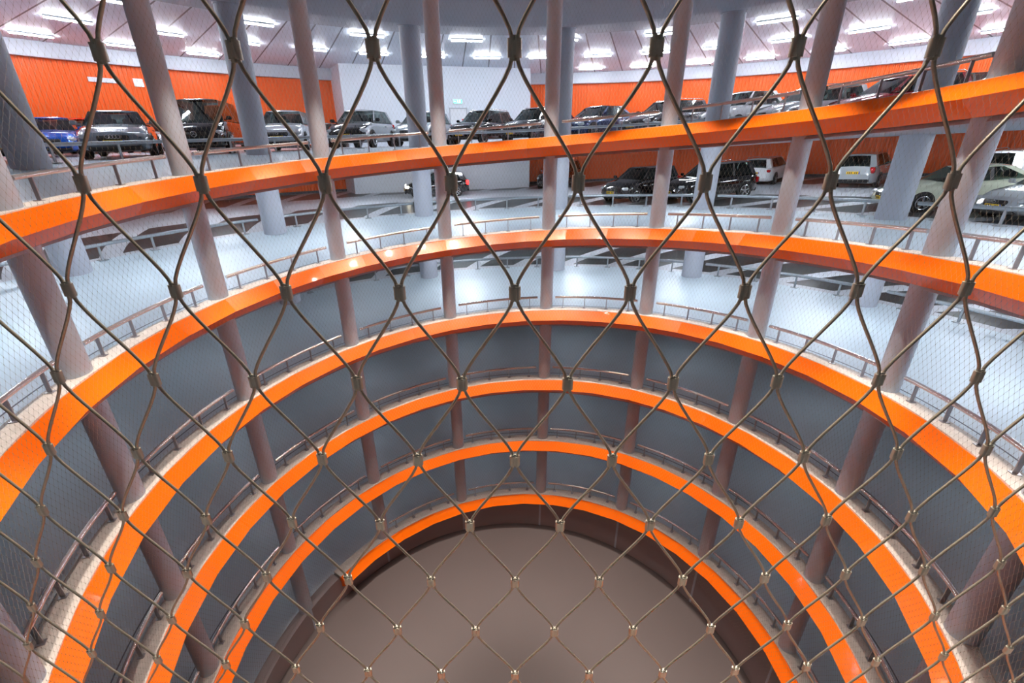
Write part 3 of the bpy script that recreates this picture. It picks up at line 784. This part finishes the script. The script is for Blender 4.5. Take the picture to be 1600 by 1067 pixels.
CARS = [  # kind, paint, level, picture column, radius, heading, extra turn, options, label
 ('sedan', 'navy', 0, -6, RN, 'in', 0, {}, 'very dark blue car cut by the left edge of the photo, top turn'),
 ('hatch', 'blue', 0, 90, 22.4, 'in', 0, {}, 'bright blue hatchback half hidden behind the leftmost thick column'),
 ('hatch', 'red', 0, 134, 27.0, 'in', 0, dict(scale=1.1), 'red hatchback behind the blue one, by the orange wall'),
 ('sedan', 'grey', 0, 193, 17.75, 'in', 0, dict(badge='rings', scale=1.09), 'blue-grey sedan with four chrome rings in its grille, nose to the rail'),
 ('hatch', 'pale', 0, 238, 26.5, 'in', 0, {}, 'pale car behind the blue-grey sedan, mostly hidden by a slim column'),
 ('van', 'black', 0, 332, 17.95, 'in', -4, dict(badge='star', scale=1.04), 'tall black van with a star badge, nose to the rail'),
 ('hatch', 'pale', 0, 452, 17.8, 'in', 0, dict(scale=1.12), 'pale silver hatchback with dark grille between the black van and the two-tone car'),
 ('sedan', 'silver', 0, 506, 26.0, 'in', 0, {}, 'silver car far behind, by the orange wall left of the white core'),
 ('hatch', 'pale', 0, 569, 18.3, 'in', -6, dict(hood='black', scale=1.16), 'pale car with a black bonnet and black mirrors, top turn'),
 ('hatch', 'silver', 0, 664, 19.0, 'in', -4, dict(scale=1.12), 'silver car half hidden behind a thick and a slim column'),
 ('suv', 'black', 0, 755, 19.2, 'in', -12, {}, 'black sport utility car in front of the white core wall and its door'),
 ('suv', 'dgrey', 0, 838, 18.8, 'in', -12, {}, 'dark sport utility car partly behind a slim column, right of the black one'),
 ('sedan', 'navy', 0, 934, 18.2, 'in', -10, dict(scale=1.08), 'navy blue sedan on the top turn before the orange wall'),
 ('hatch', 'white', 0, 990, 26.5, 'in', 0, {}, 'small white car far behind the navy sedan'),
 ('wagon', 'dgrey', 0, 1040, 18.1, 'in', -8, dict(scale=1.06), 'dark grey estate car with bright roof edge, behind a slim column'),
 ('small', 'white', 0, 1160, 18.8, 'in', -8, dict(scale=1.12), 'small rounded white car partly behind a thick column, top turn'),
 ('wagon', 'silver', 0, 1262, 18.3, 'in', -10, dict(scale=1.05), 'silver estate car behind the handrail, between the small white car and the dark red one'),
 ('wagon', 'dred', 0, 1394, 18.0, 'in', -12, dict(scale=1.04), 'dark red car behind the handrail on the right of the top turn'),
 ('hatch', 'red', 0, 1505, 23.4, 'out', 0, dict(scale=1.1), 'bright red car seen through the handrail beyond the thick column at right'),
 ('sedan', 'white', 0, 1592, 18.0, 'in', -10, {}, 'white car rising behind the orange edge at the far right, top turn'),
 ('hatch', 'black', 1, 682, 22.8, 'left', 0, dict(lights_on=True), 'black car driving in the lane with its lamps lit, second turn'),
 ('suv', 'black', 1, 876, 26.0, 'in', 0, {}, 'dark car in shade beside the white core, second turn'),
 ('hatch', 'black', 1, 1002, 18.0, 'in', -12, dict(scale=1.08), 'glossy black hatchback with yellow plate, second turn, left one of two'),
 ('suv', 'black', 1, 1108, 18.2, 'in', -20, {}, 'glossy black sport utility car showing its side, second turn, right one of two'),
 ('wagon', 'white', 1, 1200, 26.4, 'out', 14, {}, 'white estate car seen from behind by the orange wall, second turn'),
 ('hatch', 'silver', 1, 1354, 25.2, 'out', 20, dict(scale=1.08), 'silver hatchback seen from behind, left of a thick column, second turn'),
 ('suv', 'white', 1, 1592, 23.4, 'out', 15, {}, 'white sport utility car seen from behind beyond the cream car'),
 ('sedan', 'cream', 1, 1496, 18.4, 'in', -18, dict(badge='oval'), 'greenish cream car with black mirror, second turn at right'),
 ('hatch', 'pale', 1, 1668, 17.9, 'in', 0, {}, 'pale silver car with yellow plate cut by the right edge, second turn'),
]
for kind, pn, lv, px, r, hd, to, opt, lab in CARS:
    op = dict(opt)
    if op.get('hood'): op['hood'] = C_[op['hood']]
    put_car(make_car('car', kind, C_[pn], lab, **op), lv, px, r, hd, to)
